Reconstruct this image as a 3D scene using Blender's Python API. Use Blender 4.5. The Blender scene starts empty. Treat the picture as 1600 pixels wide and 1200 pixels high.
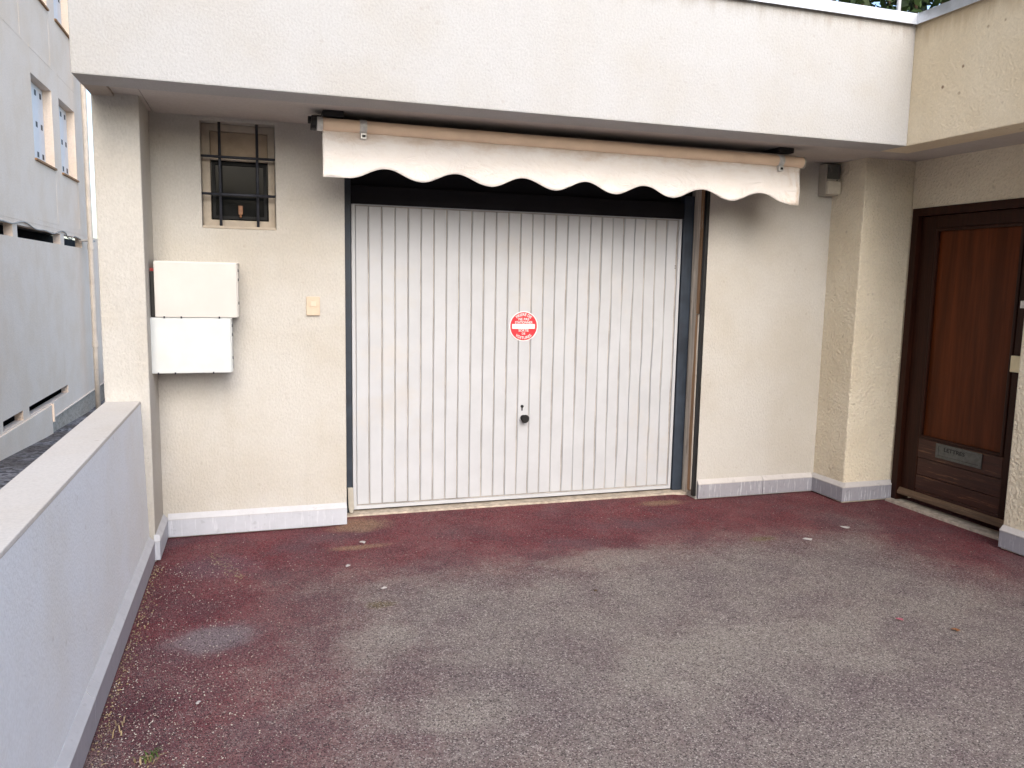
import bpy, bmesh, math, random
from mathutils import Vector, Matrix
random.seed(7)
PI = math.pi
S = bpy.context.scene
COL = S.collection

# ------------------------------------------------------------------ camera
cam = bpy.data.cameras.new('camera'); co = bpy.data.objects.new('camera', cam); COL.objects.link(co)
cam.sensor_width = 36.0; cam.lens = 1246.68/1600*36
cam.clip_start = 0.05; cam.clip_end = 2000
r_ = Vector((0.95232725, -0.30448733, 0.01898098)); u_ = Vector((0.02059201, 0.12622997, 0.99178726)); f_ = Vector((0.30438263, 0.94411517, -0.12648224))
M = Matrix((r_, u_, -f_)).transposed().to_4x4(); M.translation = Vector((1.44398, -4.92326, 1.52273))
co.matrix_world = M
S.camera = co

# ------------------------------------------------------------------ light
SUN_EL, SUN_AZ = math.radians(33), math.radians(182)      # azimuth from +Y, clockwise: behind the camera
w = bpy.data.worlds.new('World'); S.world = w; w.use_nodes = True
nt = w.node_tree; nt.nodes.clear()
sky = nt.nodes.new('ShaderNodeTexSky'); sky.sky_type = 'NISHITA'; sky.sun_disc = False
sky.sun_elevation = SUN_EL; sky.sun_rotation = SUN_AZ
sky.air_density = 1.0; sky.dust_density = 2.6; sky.ozone_density = 1.2
bg = nt.nodes.new('ShaderNodeBackground'); bg.inputs['Strength'].default_value = 0.15
wo = nt.nodes.new('ShaderNodeOutputWorld')
nt.links.new(sky.outputs[0], bg.inputs[0]); nt.links.new(bg.outputs[0], wo.inputs[0])
sd = bpy.data.lights.new('sun', 'SUN'); so = bpy.data.objects.new('sun', sd); COL.objects.link(so)
sd.energy = 0.55; sd.angle = math.radians(52); sd.color = (1.0, 0.99, 0.985)
dirv = Vector((math.sin(SUN_AZ)*math.cos(SUN_EL), math.cos(SUN_AZ)*math.cos(SUN_EL), math.sin(SUN_EL)))
so.rotation_euler = (-dirv).to_track_quat('-Z', 'Y').to_euler()
S.view_settings.view_transform = 'Standard'; S.view_settings.look = 'None'
S.view_settings.exposure = 1.41; S.view_settings.gamma = 1.0; S.view_settings.use_curve_mapping = False
S.render.engine = 'CYCLES'

# ------------------------------------------------------------------ node helper
class NT:
    def __init__(s, name, rough=0.8, spec=0.3):
        s.m = bpy.data.materials.new(name); s.m.use_nodes = True
        s.t = s.m.node_tree; s.b = s.t.nodes['Principled BSDF']
        s.b.inputs['Roughness'].default_value = rough
        s.b.inputs['Specular IOR Level'].default_value = spec
        s.co = s.t.nodes.new('ShaderNodeTexCoord').outputs['Object']
    def n(s, typ, **k):
        nd = s.t.nodes.new(typ)
        for a, v in k.items(): setattr(nd, a, v)
        return nd
    def L(s, a, b): s.t.links.new(a, b)
    def put(s, sock, v):
        if hasattr(v, 'links'): s.L(v, sock)
        else: sock.default_value = v
    def vec(s, scale=(1, 1, 1)):
        m = s.n('ShaderNodeMapping'); s.L(s.co, m.inputs[0]); m.inputs['Scale'].default_value = scale; return m.outputs[0]
    def noise(s, scale, detail=3, rough=0.5, v=None, dist=0.0):
        nd = s.n('ShaderNodeTexNoise'); s.L(v or s.co, nd.inputs['Vector'])
        nd.inputs['Scale'].default_value = scale; nd.inputs['Detail'].default_value = detail
        nd.inputs['Roughness'].default_value = rough; nd.inputs['Distortion'].default_value = dist
        return nd.outputs[0]
    def vor(s, scale, v=None, out='Distance', feat='F1'):
        nd = s.n('ShaderNodeTexVoronoi'); nd.feature = feat; s.L(v or s.co, nd.inputs['Vector'])
        nd.inputs['Scale'].default_value = scale; return nd.outputs[out]
    def ss(s, x, a, b, lo=0.0, hi=1.0):
        nd = s.n('ShaderNodeMapRange'); nd.interpolation_type = 'SMOOTHSTEP'; s.put(nd.inputs[0], x)
        for i, v in enumerate((a, b, lo, hi)): nd.inputs[i+1].default_value = v
        return nd.outputs[0]
    def ma(s, op, a, b=0.0, c=0.0):
        nd = s.n('ShaderNodeMath', operation=op); s.put(nd.inputs[0], a); s.put(nd.inputs[1], b); s.put(nd.inputs[2], c); return nd.outputs[0]
    def mix(s, f, a, b, mode='MIX'):
        nd = s.n('ShaderNodeMix', data_type='RGBA', blend_type=mode)
        s.put(nd.inputs[0], f)
        for i, v in ((6, a), (7, b)):
            s.put(nd.inputs[i], v if hasattr(v, 'links') else (*v, 1))
        return nd.outputs[2]
    def xyz(s):
        nd = s.n('ShaderNodeSeparateXYZ'); s.L(s.co, nd.inputs[0]); return nd.outputs
    def color(s, v): s.put(s.b.inputs['Base Color'], v if hasattr(v, 'links') else (*v, 1))
    def bump(s, h, dist, strength=1.0):
        nd = s.n('ShaderNodeBump'); nd.inputs['Strength'].default_value = strength; nd.inputs['Distance'].default_value = dist
        s.L(h, nd.inputs['Height']); s.L(nd.outputs[0], s.b.inputs['Normal'])

def stucco(name, base, grain, dist, stretch=1.0, dirt=0.5, spots=0.0, run=0.0):
    k = NT(name, 0.92, 0.15)
    big = k.noise(1.6, 4, 0.6); mid = k.noise(14, 4, 0.6)
    c = k.mix(k.ss(big, 0.35, 0.7), base, [x*(1-.10*dirt)*(1, .97, .92)[i] for i, x in enumerate(base)])
    c = k.mix(k.ma('MULTIPLY', k.ss(mid, 0.5, 0.8), 0.35*dirt), c, [x*.80 for x in base])
    st = k.noise(2.2, 4, 0.6, k.vec((3.0, 3.0, .28)))            # run marks
    c = k.mix(k.ma('MULTIPLY', k.ss(st, 0.56, 0.8), 0.22*dirt), c, (base[0]*.62, base[1]*.55, base[2]*.45))
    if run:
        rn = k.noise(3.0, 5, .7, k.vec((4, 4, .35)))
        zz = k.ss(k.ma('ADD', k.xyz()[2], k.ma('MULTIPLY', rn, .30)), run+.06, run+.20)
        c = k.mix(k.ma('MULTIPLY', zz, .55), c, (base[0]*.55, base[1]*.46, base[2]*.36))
    if spots:
        v = k.vor(11.0); gate = k.ss(k.noise(3.1, 2), 0.44, 0.58)
        sp = k.ma('MULTIPLY', k.ss(k.ma('ADD', v, k.ma('MULTIPLY', k.noise(60, 2), .1)), 0.20, 0.11), gate)
        c = k.mix(k.ma('MULTIPLY', sp, spots), c, (0.20, 0.13, 0.08))
    g = k.noise(grain, 4, 0.62, k.vec((1, 1, stretch)))
    c = k.mix(k.ss(g, 0.38, 0.62, 0.16, 0.0), c, [x*.55 for x in base])
    k.color(c)
    g2 = k.vor(grain*.9, k.vec((1, 1, stretch)), feat='SMOOTH_F1')
    h = k.ma('ADD', g, k.ma('MULTIPLY', g2, .5))
    h = k.ma('ADD', h, k.ma('MULTIPLY', k.noise(5, 2), 1.2))
    k.bump(h, dist)
    return k.m
def plain(name, c, rough=0.5, spec=0.4, metal=0.0, var=0.12, scale=20, bump=0.0, dirt=None, dirt_amt=.5):
    k = NT(name, rough, spec); k.b.inputs['Metallic'].default_value = metal
    n = k.noise(scale, 4, 0.6)
    cc = k.mix(k.ss(n, .3, .7), [x*(1-var) for x in c], [min(1, x*(1+var*.6)) for x in c])
    if dirt:
        cc = k.mix(k.ma('MULTIPLY', k.ss(k.noise(scale*.35, 5, .7), .52, .75), dirt_amt), cc, dirt)
    k.color(cc)
    k.L(k.ss(n, .2, .8, max(.05, rough-.08), min(1, rough+.1)), k.b.inputs['Roughness'])
    if bump: k.bump(k.noise(scale*4, 3), bump)
    return k.m

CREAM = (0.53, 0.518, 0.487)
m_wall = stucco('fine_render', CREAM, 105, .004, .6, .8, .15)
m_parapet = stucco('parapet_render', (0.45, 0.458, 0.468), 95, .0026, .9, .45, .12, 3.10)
m_parapet_side = stucco('parapet_side_render', (0.74, 0.66, 0.505), 90, .0032, .9, .8, .9, 3.06)  # warm bounce light put into the base colour of this side
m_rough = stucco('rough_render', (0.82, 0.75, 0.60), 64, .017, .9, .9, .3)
m_low = stucco('low_wall_render', (0.82, 0.865, 0.92), 120, .0025, .8, .5, .15)
m_coping = stucco('coping_render', (0.60, 0.58, 0.555), 90, .002, 1, .6, .25)
m_nb = stucco('neighbour_render', (0.90, 0.765, 0.64), 40, .003, 1, .5, 0)
m_soffit = stucco('soffit_paint', (0.53, 0.505, 0.485), 60, .001, 1, .5, 0)
m_soffit_edge = stucco('soffit_edge_paint', (0.44, 0.40, 0.355), 60, .001, 1, .8, 0)
m_white = plain('white_enamel', (0.475, 0.495, 0.525), .42, .4, var=.04, scale=6, dirt=(.55, .47, .36), dirt_amt=.22)
m_groove = plain('shaded_groove_enamel', (0.36, 0.34, 0.32), .6, .3, var=.3, scale=8)  # shade of the grooves put into the backing colour
m_mail = plain('cream_enamel', (0.56, 0.545, 0.52), .4, .4, var=.04, scale=5, dirt=(.52, .38, .26), dirt_amt=.25)
m_mail2 = plain('white_box_enamel', (0.56, 0.595, 0.605), .4, .4, var=.04, scale=5, dirt=(.6, .5, .38), dirt_amt=.22)
m_blue = plain('blue_steel_paint', (0.026, 0.037, 0.055), .5, .4, var=.25, scale=9, dirt=(.02, .02, .025))
m_black = plain('black_plastic', (0.012, 0.012, 0.013), .45, .4, var=.3)
m_dark = plain('dark_board', (0.011, 0.011, 0.014), .8, .2, var=.3, scale=5)
m_bar = plain('dark_iron', (0.028, 0.032, 0.045), .55, .4, var=.35, scale=25)
m_beige = plain('beige_lacquer', (0.84, 0.65, 0.49), .38, .5, var=.06, scale=7, dirt=(.38, .26, .17), dirt_amt=.25)
m_silver = plain('silver_metal', (0.66, 0.66, 0.65), .4, .5, 0.3, .2, 30)
m_zinc = plain('zinc_flashing', (0.60, 0.635, 0.69), .42, .5, 0.55, .15, 8, dirt=(.34, .35, .38))
m_concrete = plain('threshold_concrete', (0.46, 0.40, 0.33), .9, .2, var=.3, scale=25, bump=.002, dirt=(.22, .18, .14))
m_steel_gray = plain('plate_steel', (0.10, 0.105, 0.10), .42, .5, .5, .25, 40, dirt=(.09, .085, .07))
m_ink = plain('dark_ink', (0.012, 0.013, 0.014), .6, .2, var=.1)
m_bell = plain('beige_plastic', (0.56, 0.46, 0.35), .45, .4, var=.06, scale=30)
m_bell2 = plain('beige_button', (0.62, 0.53, 0.42), .4, .4, var=.05, scale=30)
m_lampgrey = plain('grey_plastic', (0.40, 0.38, 0.33), .5, .4, var=.08, scale=20)
m_lamppale = plain('pale_plastic', (0.58, 0.55, 0.47), .45, .4, var=.08, scale=20)
m_lens = plain('smoked_lens', (0.09, 0.095, 0.09), .22, .5, var=.15, scale=20)
m_cream_plate = plain('cream_plate', (0.74, 0.67, 0.44), .5, .3, var=.05, scale=30)
m_frame = plain('window_frame_paint', (0.44, 0.385, 0.315), .6, .3, var=.12, scale=14, dirt=(.22, .17, .12))
m_blind = plain('blind_box_paint', (0.40, 0.32, 0.235), .6, .3, var=.12, scale=14, dirt=(.2, .15, .1))
m_pane = plain('dark_glass', (0.006, 0.007, 0.008), .10, .07, var=.2, scale=4)
m_latch = plain('latch_wood', (0.26, 0.13, 0.07), .5, .3, var=.2, scale=40)
m_shut = plain('white_shutter', (0.74, 0.74, 0.76), .5, .4, var=.04, scale=8)
m_tile = plain('clay_sill', (0.36, 0.21, 0.11), .8, .2, var=.25, scale=12)
m_pipe = plain('pvc_pipe', (0.62, 0.545, 0.46), .5, .4, var=.1, scale=6, dirt=(.42, .32, .26))
m_cable = plain('grey_cable', (0.42, 0.39, 0.35), .6, .3)
m_red = plain('red_print', (0.72, 0.028, 0.040), .45, .4, var=.06, scale=30)
m_print = plain('white_print', (0.84, 0.80, 0.80), .45, .4, var=.03, scale=30)
m_postw = plain('white_post_paint', (0.78, 0.79, 0.80), .4, .4, var=.04)
m_redplastic = plain('red_plastic', (0.30, 0.03, 0.03), .5, .4)

def bb_mat(name, c, streak, amt):
    k = NT(name, .55, .35)
    s = k.noise(9, 4, .65, k.vec((9, 9, .7))); n = k.noise(12, 4, .6)
    cc = k.mix(k.ss(n, .3, .75), c, [x*.91 for x in c])
    cc = k.mix(k.ma('MULTIPLY', k.ss(s, .54, .70), amt), cc, streak)
    cc = k.mix(k.ma('MULTIPLY', k.ss(k.noise(30, 3, .6), .60, .7), .35), cc, [x*.6 for x in c])
    k.color(cc); k.bump(n, .001); return k.m
m_bb_white = bb_mat('pale_skirting', (0.47, 0.495, 0.55), (0.70, 0.72, 0.76), .4)
m_bb_grey = bb_mat('grey_skirting', (0.30, 0.30, 0.335), (0.56, 0.58, 0.64), .75)
m_bb_low = bb_mat('violet_grey_skirting', (0.36, 0.355, 0.40), (0.44, 0.44, 0.48), .4)
m_bb_lip = bb_mat('skirting_lip', (0.52, 0.50, 0.49), (0.6, 0.58, 0.56), .4)
m_bb_lipw = bb_mat('pale_skirting_lip', (0.50, 0.51, 0.54), (0.6, 0.58, 0.56), .3)

def wood(name, c, rough, scale=1.0, worn=None, axis='z', coat=0.0):
    k = NT(name, rough, .4)
    sc = {'z': (14, 14, .8), 'y': (14, .8, 14)}[axis]
    g = k.noise(3*scale, 6, .65, k.vec(sc), .6); g2 = k.noise(20*scale, 3, .6, k.vec(sc))
    cc = k.mix(k.ss(g, .3, .72), [x*.62 for x in c], [x*1.3 for x in c])
    cc = k.mix(k.ma('MULTIPLY', k.ss(g2, .5, .75), .5), cc, [x*.45 for x in c])
    if worn:
        cc = k.mix(k.ma('MULTIPLY', k.ss(k.noise(4.5, 6, .75, k.vec(sc if axis == 'y' else (6, 6, 1.2))), .56, .68), .75), cc, worn)
    k.color(cc); k.bump(g2, .0012)
    k.b.inputs['Coat Weight'].default_value = coat; k.b.inputs['Coat Roughness'].default_value = .22
    return k.m
m_door = wood('varnished_door_wood', (0.026, 0.0068, 0.0032), .48)
m_door.node_tree.nodes['Principled BSDF'].inputs['Specular IOR Level'].default_value = .18
m_panel = wood('varnished_panel_veneer', (0.088, 0.022, 0.0065), .36, .2)
m_panel.node_tree.nodes['Principled BSDF'].inputs['Specular IOR Level'].default_value = .10
m_rail = wood('worn_rail_wood', (0.040, 0.010, 0.005), .5, 1, (0.19, 0.09, 0.045), 'y')
m_drip = wood('bare_drip_wood', (0.12, 0.075, 0.045), .75, 1, (0.22, 0.15, 0.09), 'y')
m_jamb = wood('weathered_jamb_paint', (0.55, 0.50, 0.43), .8, 1, (0.26, 0.19, 0.13))
m_rot = wood('brown_batten_wood', (0.30, 0.18, 0.10), .85, 1, (0.45, 0.37, 0.29))

def cloth_mat():
    k = NT('awning_canvas', .9, .15)
    X = k.xyz()
    n = k.noise(5, 5, .7, k.vec((1, 1, 2.5)))
    edge = k.ss(k.ma('ADD', X[2], k.ma('MULTIPLY', n, .16)), 2.315, 2.40)
    c = k.mix(k.ss(n, .35, .75, 0, .35), (0.78, 0.755, 0.735), (0.72, 0.655, 0.59))
    c = k.mix(k.ma('MULTIPLY', edge, .5), c, (0.46, 0.31, 0.19))
    e2 = k.ma('MULTIPLY', k.ss(X[0], 4.45, 4.85), k.ss(k.noise(7, 4, .7, k.vec((1.6, 1, .7)), .5), .46, .72))
    c = k.mix(k.ma('MULTIPLY', e2, .55), c, (0.50, 0.33, 0.17))
    k.color(c)
    k.bump(k.ma('ADD', k.noise(7, 4, .6, k.vec((1, 1, 1.4)), 1.2), k.ma('MULTIPLY', k.noise(400, 1), .03)), .018)
    k.b.inputs['Subsurface Weight'].default_value = 0.0
    return k.m
m_cloth = cloth_mat()

def asphalt():
    k = NT('worn_red_asphalt', .92, .2)
    X = k.xyz(); x, y = X[0], X[1]
    big = k.noise(.9, 5, .62); mid = k.noise(3.2, 5, .65); fine = k.noise(11, 4, .65)
    # where the red coat survives: along the back wall, along the low wall, by the entrance
    fb = k.ss(y, -1.45, -.50)
    lx = k.ma('ADD', x, k.ma('MULTIPLY', y, .12))
    fl = k.ma('MULTIPLY', k.ss(lx, 2.25, .95), k.ss(y, -2.7, -1.0, .62, 1.0))
    fr = k.ma('MULTIPLY', k.ss(x, 4.5, 5.5), k.ss(y, -3.0, -1.2))
    f = k.ma('MAXIMUM', k.ma('MAXIMUM', fb, fl), fr)
    f = k.ma('ADD', f, k.ma('MULTIPLY', k.ma('SUBTRACT', big, .5), .8))
    f = k.ma('ADD', f, k.ma('MULTIPLY', k.ma('SUBTRACT', mid, .5), .7))
    f = k.ma('ADD', f, k.ma('MULTIPLY', k.ma('SUBTRACT', fine, .5), .5))
    red = k.ss(f, -.10, 1.15)
    veil = k.ma('MULTIPLY', k.ss(k.noise(2.3, 5, .7), .35, .75), .26)
    # a bare grey worn oval in the red near the low wall, and a pale dusty band in front of the garage
    def blob(cx, cy, rx, ry):
        dx = k.ma('DIVIDE', k.ma('SUBTRACT', x, cx), rx); dy = k.ma('DIVIDE', k.ma('SUBTRACT', y, cy), ry)
        d = k.ma('SQRT', k.ma('ADD', k.ma('MULTIPLY', dx, dx), k.ma('MULTIPLY', dy, dy)))
        d = k.ma('ADD', d, k.ma('MULTIPLY', k.ma('SUBTRACT', mid, .5), 1.1)); d = k.ma('ADD', d, k.ma('MULTIPLY', k.ma('SUBTRACT', fine, .5), .7))
        return k.ss(d, 1.15, .35)
    def grow(*bs):
        o = bs[0]
        for b in bs[1:]: o = k.ma('MAXIMUM', o, b)
        return o
    g_red = k.mix(k.ss(mid, .35, .7), (0.215, 0.038, 0.050), (0.140, 0.036, 0.049))
    g_red = k.mix(k.ma('MULTIPLY', k.ss(k.noise(1.7, 3), .5, .72), .6), g_red, (0.150, 0.085, 0.105))
    g_red = k.mix(veil, g_red, (0.215, 0.150, 0.160))
    grey = k.mix(k.ss(mid, .35, .65), (0.280, 0.245, 0.228), (0.208, 0.172, 0.174))
    grey = k.mix(k.ma('MULTIPLY', k.ss(big, .48, .72), .45), grey, (0.33, 0.305, 0.27))
    c = k.mix(red, grey, g_red)
    oval = blob(1.24, -1.47, .20, .16)
    c = k.mix(k.ma('MULTIPLY', oval, .75), c, (0.27, 0.235, 0.255))
    dust = grow(blob(3.35, -.98, .6, .18), blob(1.90, -1.72, .24, .26), blob(2.15, -2.35, .35, .14), blob(3.4, -2.2, .8, .35))
    c = k.mix(k.ma('MULTIPLY', dust, .42), c, (0.38, 0.35, 0.31))
    lil = blob(1.22, -.55, .24, .22)
    c = k.mix(k.ma('MULTIPLY', lil, .45), c, (0.20, 0.13, 0.17))
    sand = grow(blob(2.03, -.06, .22, .16), blob(4.13, -.05, .22, .07), blob(1.98, -.45, .20, .05))
    c = k.mix(k.ma('MULTIPLY', sand, .55), c, (0.40, 0.28, 0.17))
    moss = grow(blob(4.36, -.92, .10, .05), blob(1.98, -1.30, .09, .05))
    c = k.mix(k.ma('MULTIPLY', moss, .55), c, (0.16, 0.13, 0.03))
    # aggregate grains
    gc = k.n('ShaderNodeTexVoronoi'); k.L(k.co, gc.inputs['Vector']); gc.inputs['Scale'].default_value = 240
    sp = k.n('ShaderNodeSeparateColor'); k.L(gc.outputs['Color'], sp.inputs[0])
    c = k.mix(k.ss(sp.outputs[0], .50, 1.0, 0, .80), c, (0.025, 0.020, 0.022))
    c = k.mix(k.ma('MULTIPLY', k.ss(sp.outputs[1], .82, 1.0), k.ss(red, 1, 0, .20, .8)), c, (0.62, 0.57, 0.53))
    gb = k.vor(130, out='Color'); sb = k.n('ShaderNodeSeparateColor'); k.L(gb, sb.inputs[0])
    c = k.mix(k.ma('MULTIPLY', k.ss(sb.outputs[2], .88, 1.0), k.ss(red, 1, 0, .15, .5)), c, (0.42, 0.37, 0.35))
    c = k.mix(k.ss(sb.outputs[1], .7, 1.0, 0, .35), c, (0.05, 0.035, 0.04))
    k.color(c)
    k.bump(k.ma('ADD', gc.outputs['Distance'], k.ma('MULTIPLY', fine, .8)), .006)
    return k.m
m_asphalt = asphalt()
def road_mat():
    k = NT('road_asphalt', .9, .2); n = k.noise(3, 5, .6)
    k.color(k.mix(k.ss(n, .35, .7), (.045, .045, .047), (.07, .068, .066))); k.bump(k.vor(150), .004); return k.m
m_road = road_mat()
m_sky_blocker = plain('sky_blocker_green', (0.045, 0.055, 0.028), .95, .1, var=.4, scale=.6)
def gravel_mat():
    k = NT('grey_gravel', .9, .2)
    v = k.vor(22, out='Color'); s = k.n('ShaderNodeSeparateColor'); k.L(v, s.inputs[0])
    c = k.mix(s.outputs[0], (0.05, 0.05, 0.058), (0.30, 0.29, 0.30))
    c = k.mix(k.ma('MULTIPLY', k.ss(k.noise(.8, 4), .52, .66), .6), c, (0.07, 0.05, 0.035))
    k.color(c); k.bump(k.vor(22), .03); return k.m
m_gravel = gravel_mat()
def leafmat(name, a, b):
    k = NT(name, .55, .3); i = k.n('ShaderNodeObjectInfo')
    k.color(k.mix(k.ss(k.noise(9, 2), .3, .7), a, b)); return k.m
m_leaf = leafmat('hedge_leaves', (0.014, 0.030, 0.009), (0.045, 0.080, 0.022))
m_grass = leafmat('weed_leaves', (0.05, 0.10, 0.02), (0.14, 0.17, 0.04))
m_dry = leafmat('dry_straw', (0.40, 0.31, 0.17), (0.24, 0.18, 0.11))
m_deadleaf = leafmat('dead_leaf', (0.22, 0.09, 0.03), (0.13, 0.06, 0.03))
m_petal = leafmat('pink_petal', (0.36, 0.12, 0.15), (0.30, 0.08, 0.11))
m_twig = plain('twig_bark', (0.08, 0.055, 0.035), .9, .2)
m_grit = leafmat('pale_grit', (0.50, 0.46, 0.40), (0.30, 0.24, 0.20))
m_scrap = plain('white_scrap', (0.42, 0.39, 0.38), .8, .2)

# ------------------------------------------------------------------ mesh helpers
class MB:
    def __init__(s): s.v = []; s.f = []; s.mi = []; s.cur = 0
    def mat(s, i): s.cur = i; return s
    def add(s, vs, fs):
        o = len(s.v); s.v += [tuple(v) for v in vs]
        s.f += [tuple(i+o for i in f) for f in fs]; s.mi += [s.cur]*len(fs); return s
    def box(s, x0, x1, y0, y1, z0, z1):
        return s.add([(x0,y0,z0),(x1,y0,z0),(x1,y1,z0),(x0,y1,z0),(x0,y0,z1),(x1,y0,z1),(x1,y1,z1),(x0,y1,z1)],
                     [(0,3,2,1),(4,5,6,7),(0,1,5,4),(1,2,6,5),(2,3,7,6),(3,0,4,7)])
    def prism(s, prof, a, b, fn):
        """profile (list of 2D points, CCW) swept from a to b; fn(p, t) -> xyz"""
        n = len(prof); vs = [fn(p, a) for p in prof] + [fn(p, b) for p in prof]
        fs = [(i, (i+1) % n, n+(i+1) % n, n+i) for i in range(n)] + [tuple(reversed(range(n))), tuple(range(n, 2*n))]
        return s.add(vs, fs)
    def tube(s, pts, rad, n=12, caps=True):
        pts = [Vector(p) for p in pts]; rings = []
        for i, p in enumerate(pts):
            t = (pts[min(i+1, len(pts)-1)] - pts[max(i-1, 0)]).normalized()
            a = t.cross(Vector((0, 0, 1)) if abs(t.z) < .9 else Vector((1, 0, 0))).normalized(); b = t.cross(a)
            rr = rad[i] if isinstance(rad, (list, tuple)) else rad
            rings.append([p + a*math.cos(2*PI*k/n)*rr + b*math.sin(2*PI*k/n)*rr for k in range(n)])
        vs = [v for r in rings for v in r]; fs = []
        for i in range(len(rings)-1):
            for k in range(n): fs.append((i*n+k, i*n+(k+1) % n, (i+1)*n+(k+1) % n, (i+1)*n+k))
        if caps: fs += [tuple(range(n)), tuple(reversed(range((len(rings)-1)*n, len(rings)*n)))]
        return s.add(vs, fs)
    def build(s, name, mats, parent=None, bevel=0, smooth=False, seg=2):
        me = bpy.data.meshes.new(name); me.from_pydata(s.v, [], s.f)
        for m in (mats if isinstance(mats, (list, tuple)) else [mats]): me.materials.append(m)
        me.polygons.foreach_set('material_index', s.mi)
        bm = bmesh.new(); bm.from_mesh(me)
        bmesh.ops.remove_doubles(bm, verts=bm.verts, dist=1e-5)
        bmesh.ops.recalc_face_normals(bm, faces=bm.faces)
        if bevel:
            ed = [e for e in bm.edges if len(e.link_faces) == 2 and e.calc_face_angle(0) > .5]
            bmesh.ops.bevel(bm, geom=ed, offset=bevel, segments=seg, affect='EDGES', profile=.6, clamp_overlap=True)
        bm.to_mesh(me); bm.free()
        if smooth:
            for p in me.polygons: p.use_smooth = True
        o = bpy.data.objects.new(name, me); COL.objects.link(o)
        if parent: attach(o, parent)
        return o
def attach(o, parent):
    o.parent = parent; o.matrix_parent_inverse = base_of(parent).inverted()
BASE = {}
def base_of(o):
    m = Matrix.Translation(o.location) @ o.rotation_euler.to_matrix().to_4x4()
    p = o.parent
    return m if p is None else (base_of(p) @ o.matrix_parent_inverse @ m)
def tag(o, label=None, cat=None, group=None, kind=None):
    if label: o['label'] = label
    if cat: o['category'] = cat
    if group: o['group'] = group
    if kind: o['kind'] = kind
    return o
def thing(name, loc, label, cat, group=None):
    o = bpy.data.objects.new(name, None); COL.objects.link(o); o.location = loc; o.empty_display_size = .1
    return tag(o, label, cat, group)
def struct(o): o['kind'] = 'structure'; return o

def holed(mb, us, ws, holes, t0, t1, fn):
    """wall panel on (u, w) with rectangular holes, faces at depth t0 (front) and t1 (back); fn(u, w, t) -> xyz"""
    U = sorted(set(list(us) + [h[0] for h in holes] + [h[1] for h in holes]))
    W = sorted(set(list(ws) + [h[2] for h in holes] + [h[3] for h in holes]))
    solid = lambda i, j: 0 <= i < len(U)-1 and 0 <= j < len(W)-1 and not any(
        h[0]-1e-6 <= U[i] and U[i+1] <= h[1]+1e-6 and h[2]-1e-6 <= W[j] and W[j+1] <= h[3]+1e-6 for h in holes)
    for i in range(len(U)-1):
        for j in range(len(W)-1):
            if not solid(i, j): continue
            a, b, c, d = U[i], U[i+1], W[j], W[j+1]
            for t in (t0, t1): mb.add([fn(a,c,t), fn(b,c,t), fn(b,d,t), fn(a,d,t)], [(0,1,2,3)])
            for (ii, jj, p, q) in ((i-1,j,(a,c),(a,d)), (i+1,j,(b,c),(b,d)), (i,j-1,(a,c),(b,c)), (i,j+1,(a,d),(b,d))):
                if not solid(ii, jj): mb.add([fn(*p,t0), fn(*q,t0), fn(*q,t1), fn(*p,t1)], [(0,1,2,3)])
    return mb

def text_mesh(body, size, name, mat, parent, fn, extrude=.0004):
    """lettering as a mesh; fn(x, y, z) maps the flat text to the place where it is printed"""
    cu = bpy.data.curves.new('lettering', 'FONT'); cu.body = body; cu.size = size; cu.align_x = 'CENTER'; cu.align_y = 'CENTER'; cu.extrude = extrude
    cu.offset = size*.012
    t = bpy.data.objects.new('lettering', cu); COL.objects.link(t)
    bpy.context.view_layer.update()
    me = bpy.data.meshes.new_from_object(t.evaluated_get(bpy.context.evaluated_depsgraph_get()))
    bpy.data.objects.remove(t)
    for v in me.vertices: v.co = fn(*v.co)
    me.materials.clear(); me.materials.append(mat); me.name = name
    o = bpy.data.objects.new(name, me); COL.objects.link(o); attach(o, parent); return o

# ------------------------------------------------------------------ ground
g = MB()
ys = [-300, -8, 6.5, 9.5, 13, 40, 300]; zs = [-.93, -.93, -.93, -1.12, -1.28, -1.3, -1.3]
xs = [-300, -6, .9, 12, 300]
for i in range(len(ys)-1):
    for j in range(len(xs)-1):
        g.add([(xs[j],ys[i],zs[i]), (xs[j+1],ys[i],zs[i]), (xs[j+1],ys[i+1],zs[i+1]), (xs[j],ys[i+1],zs[i+1])], [(0,1,2,3)])
struct(g.build('gravel_ground', m_gravel))
g = MB()
NX, NY = 70, 90
X0, X1, Y0, Y1 = .80, 9.0, -7.0, .14
gv = []
for j in range(NY+1):
    for i in range(NX+1):
        x = X0+(X1-X0)*i/NX; t = j/NY; y = Y0+(Y1-Y0)*(1-(1-t)**2.2)
        z = .006*math.sin(x*2.1+y*1.3)*math.sin(y*1.7-x*.6) * (1 if -.2 > y else .2)
        if 1.97 < x < 4.43: z += .012*max(0, min(1, (y+.25)/.3))
        gv.append((x, y, z-.004))
fs = [(j*(NX+1)+i, j*(NX+1)+i+1, (j+1)*(NX+1)+i+1, (j+1)*(NX+1)+i) for j in range(NY) for i in range(NX)]
g.add(gv, fs)
cv = len(g.v); g.box(X0, X1, Y0, Y1, -1.2, -.03)
struct(g.build('courtyard_pavement', m_asphalt))
struct(MB().box(-60, 60, -17, -7.004, -1.2, -.02).build('unseen_road', m_road))  # unseen dark road, put in to cut light bounced off the ground
struct(MB().box(-60, 60, -17.15, -17.002, -1.2, .11).build('kerb', m_concrete))
struct(MB().box(-60, 60, -19.5, -17.152, -1.2, .10).build('pavement', m_road))
hv = []; hf = []
for j in range(9):
    for i in range(41):
        x = -80+4*i; t = j/8; hv.append((x, -19.6-22*t, .05+5.5*t**.55+(.6*math.sin(x*.31+j)+.4*math.sin(x*.77+j*2))*min(1, t*3)))
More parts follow.
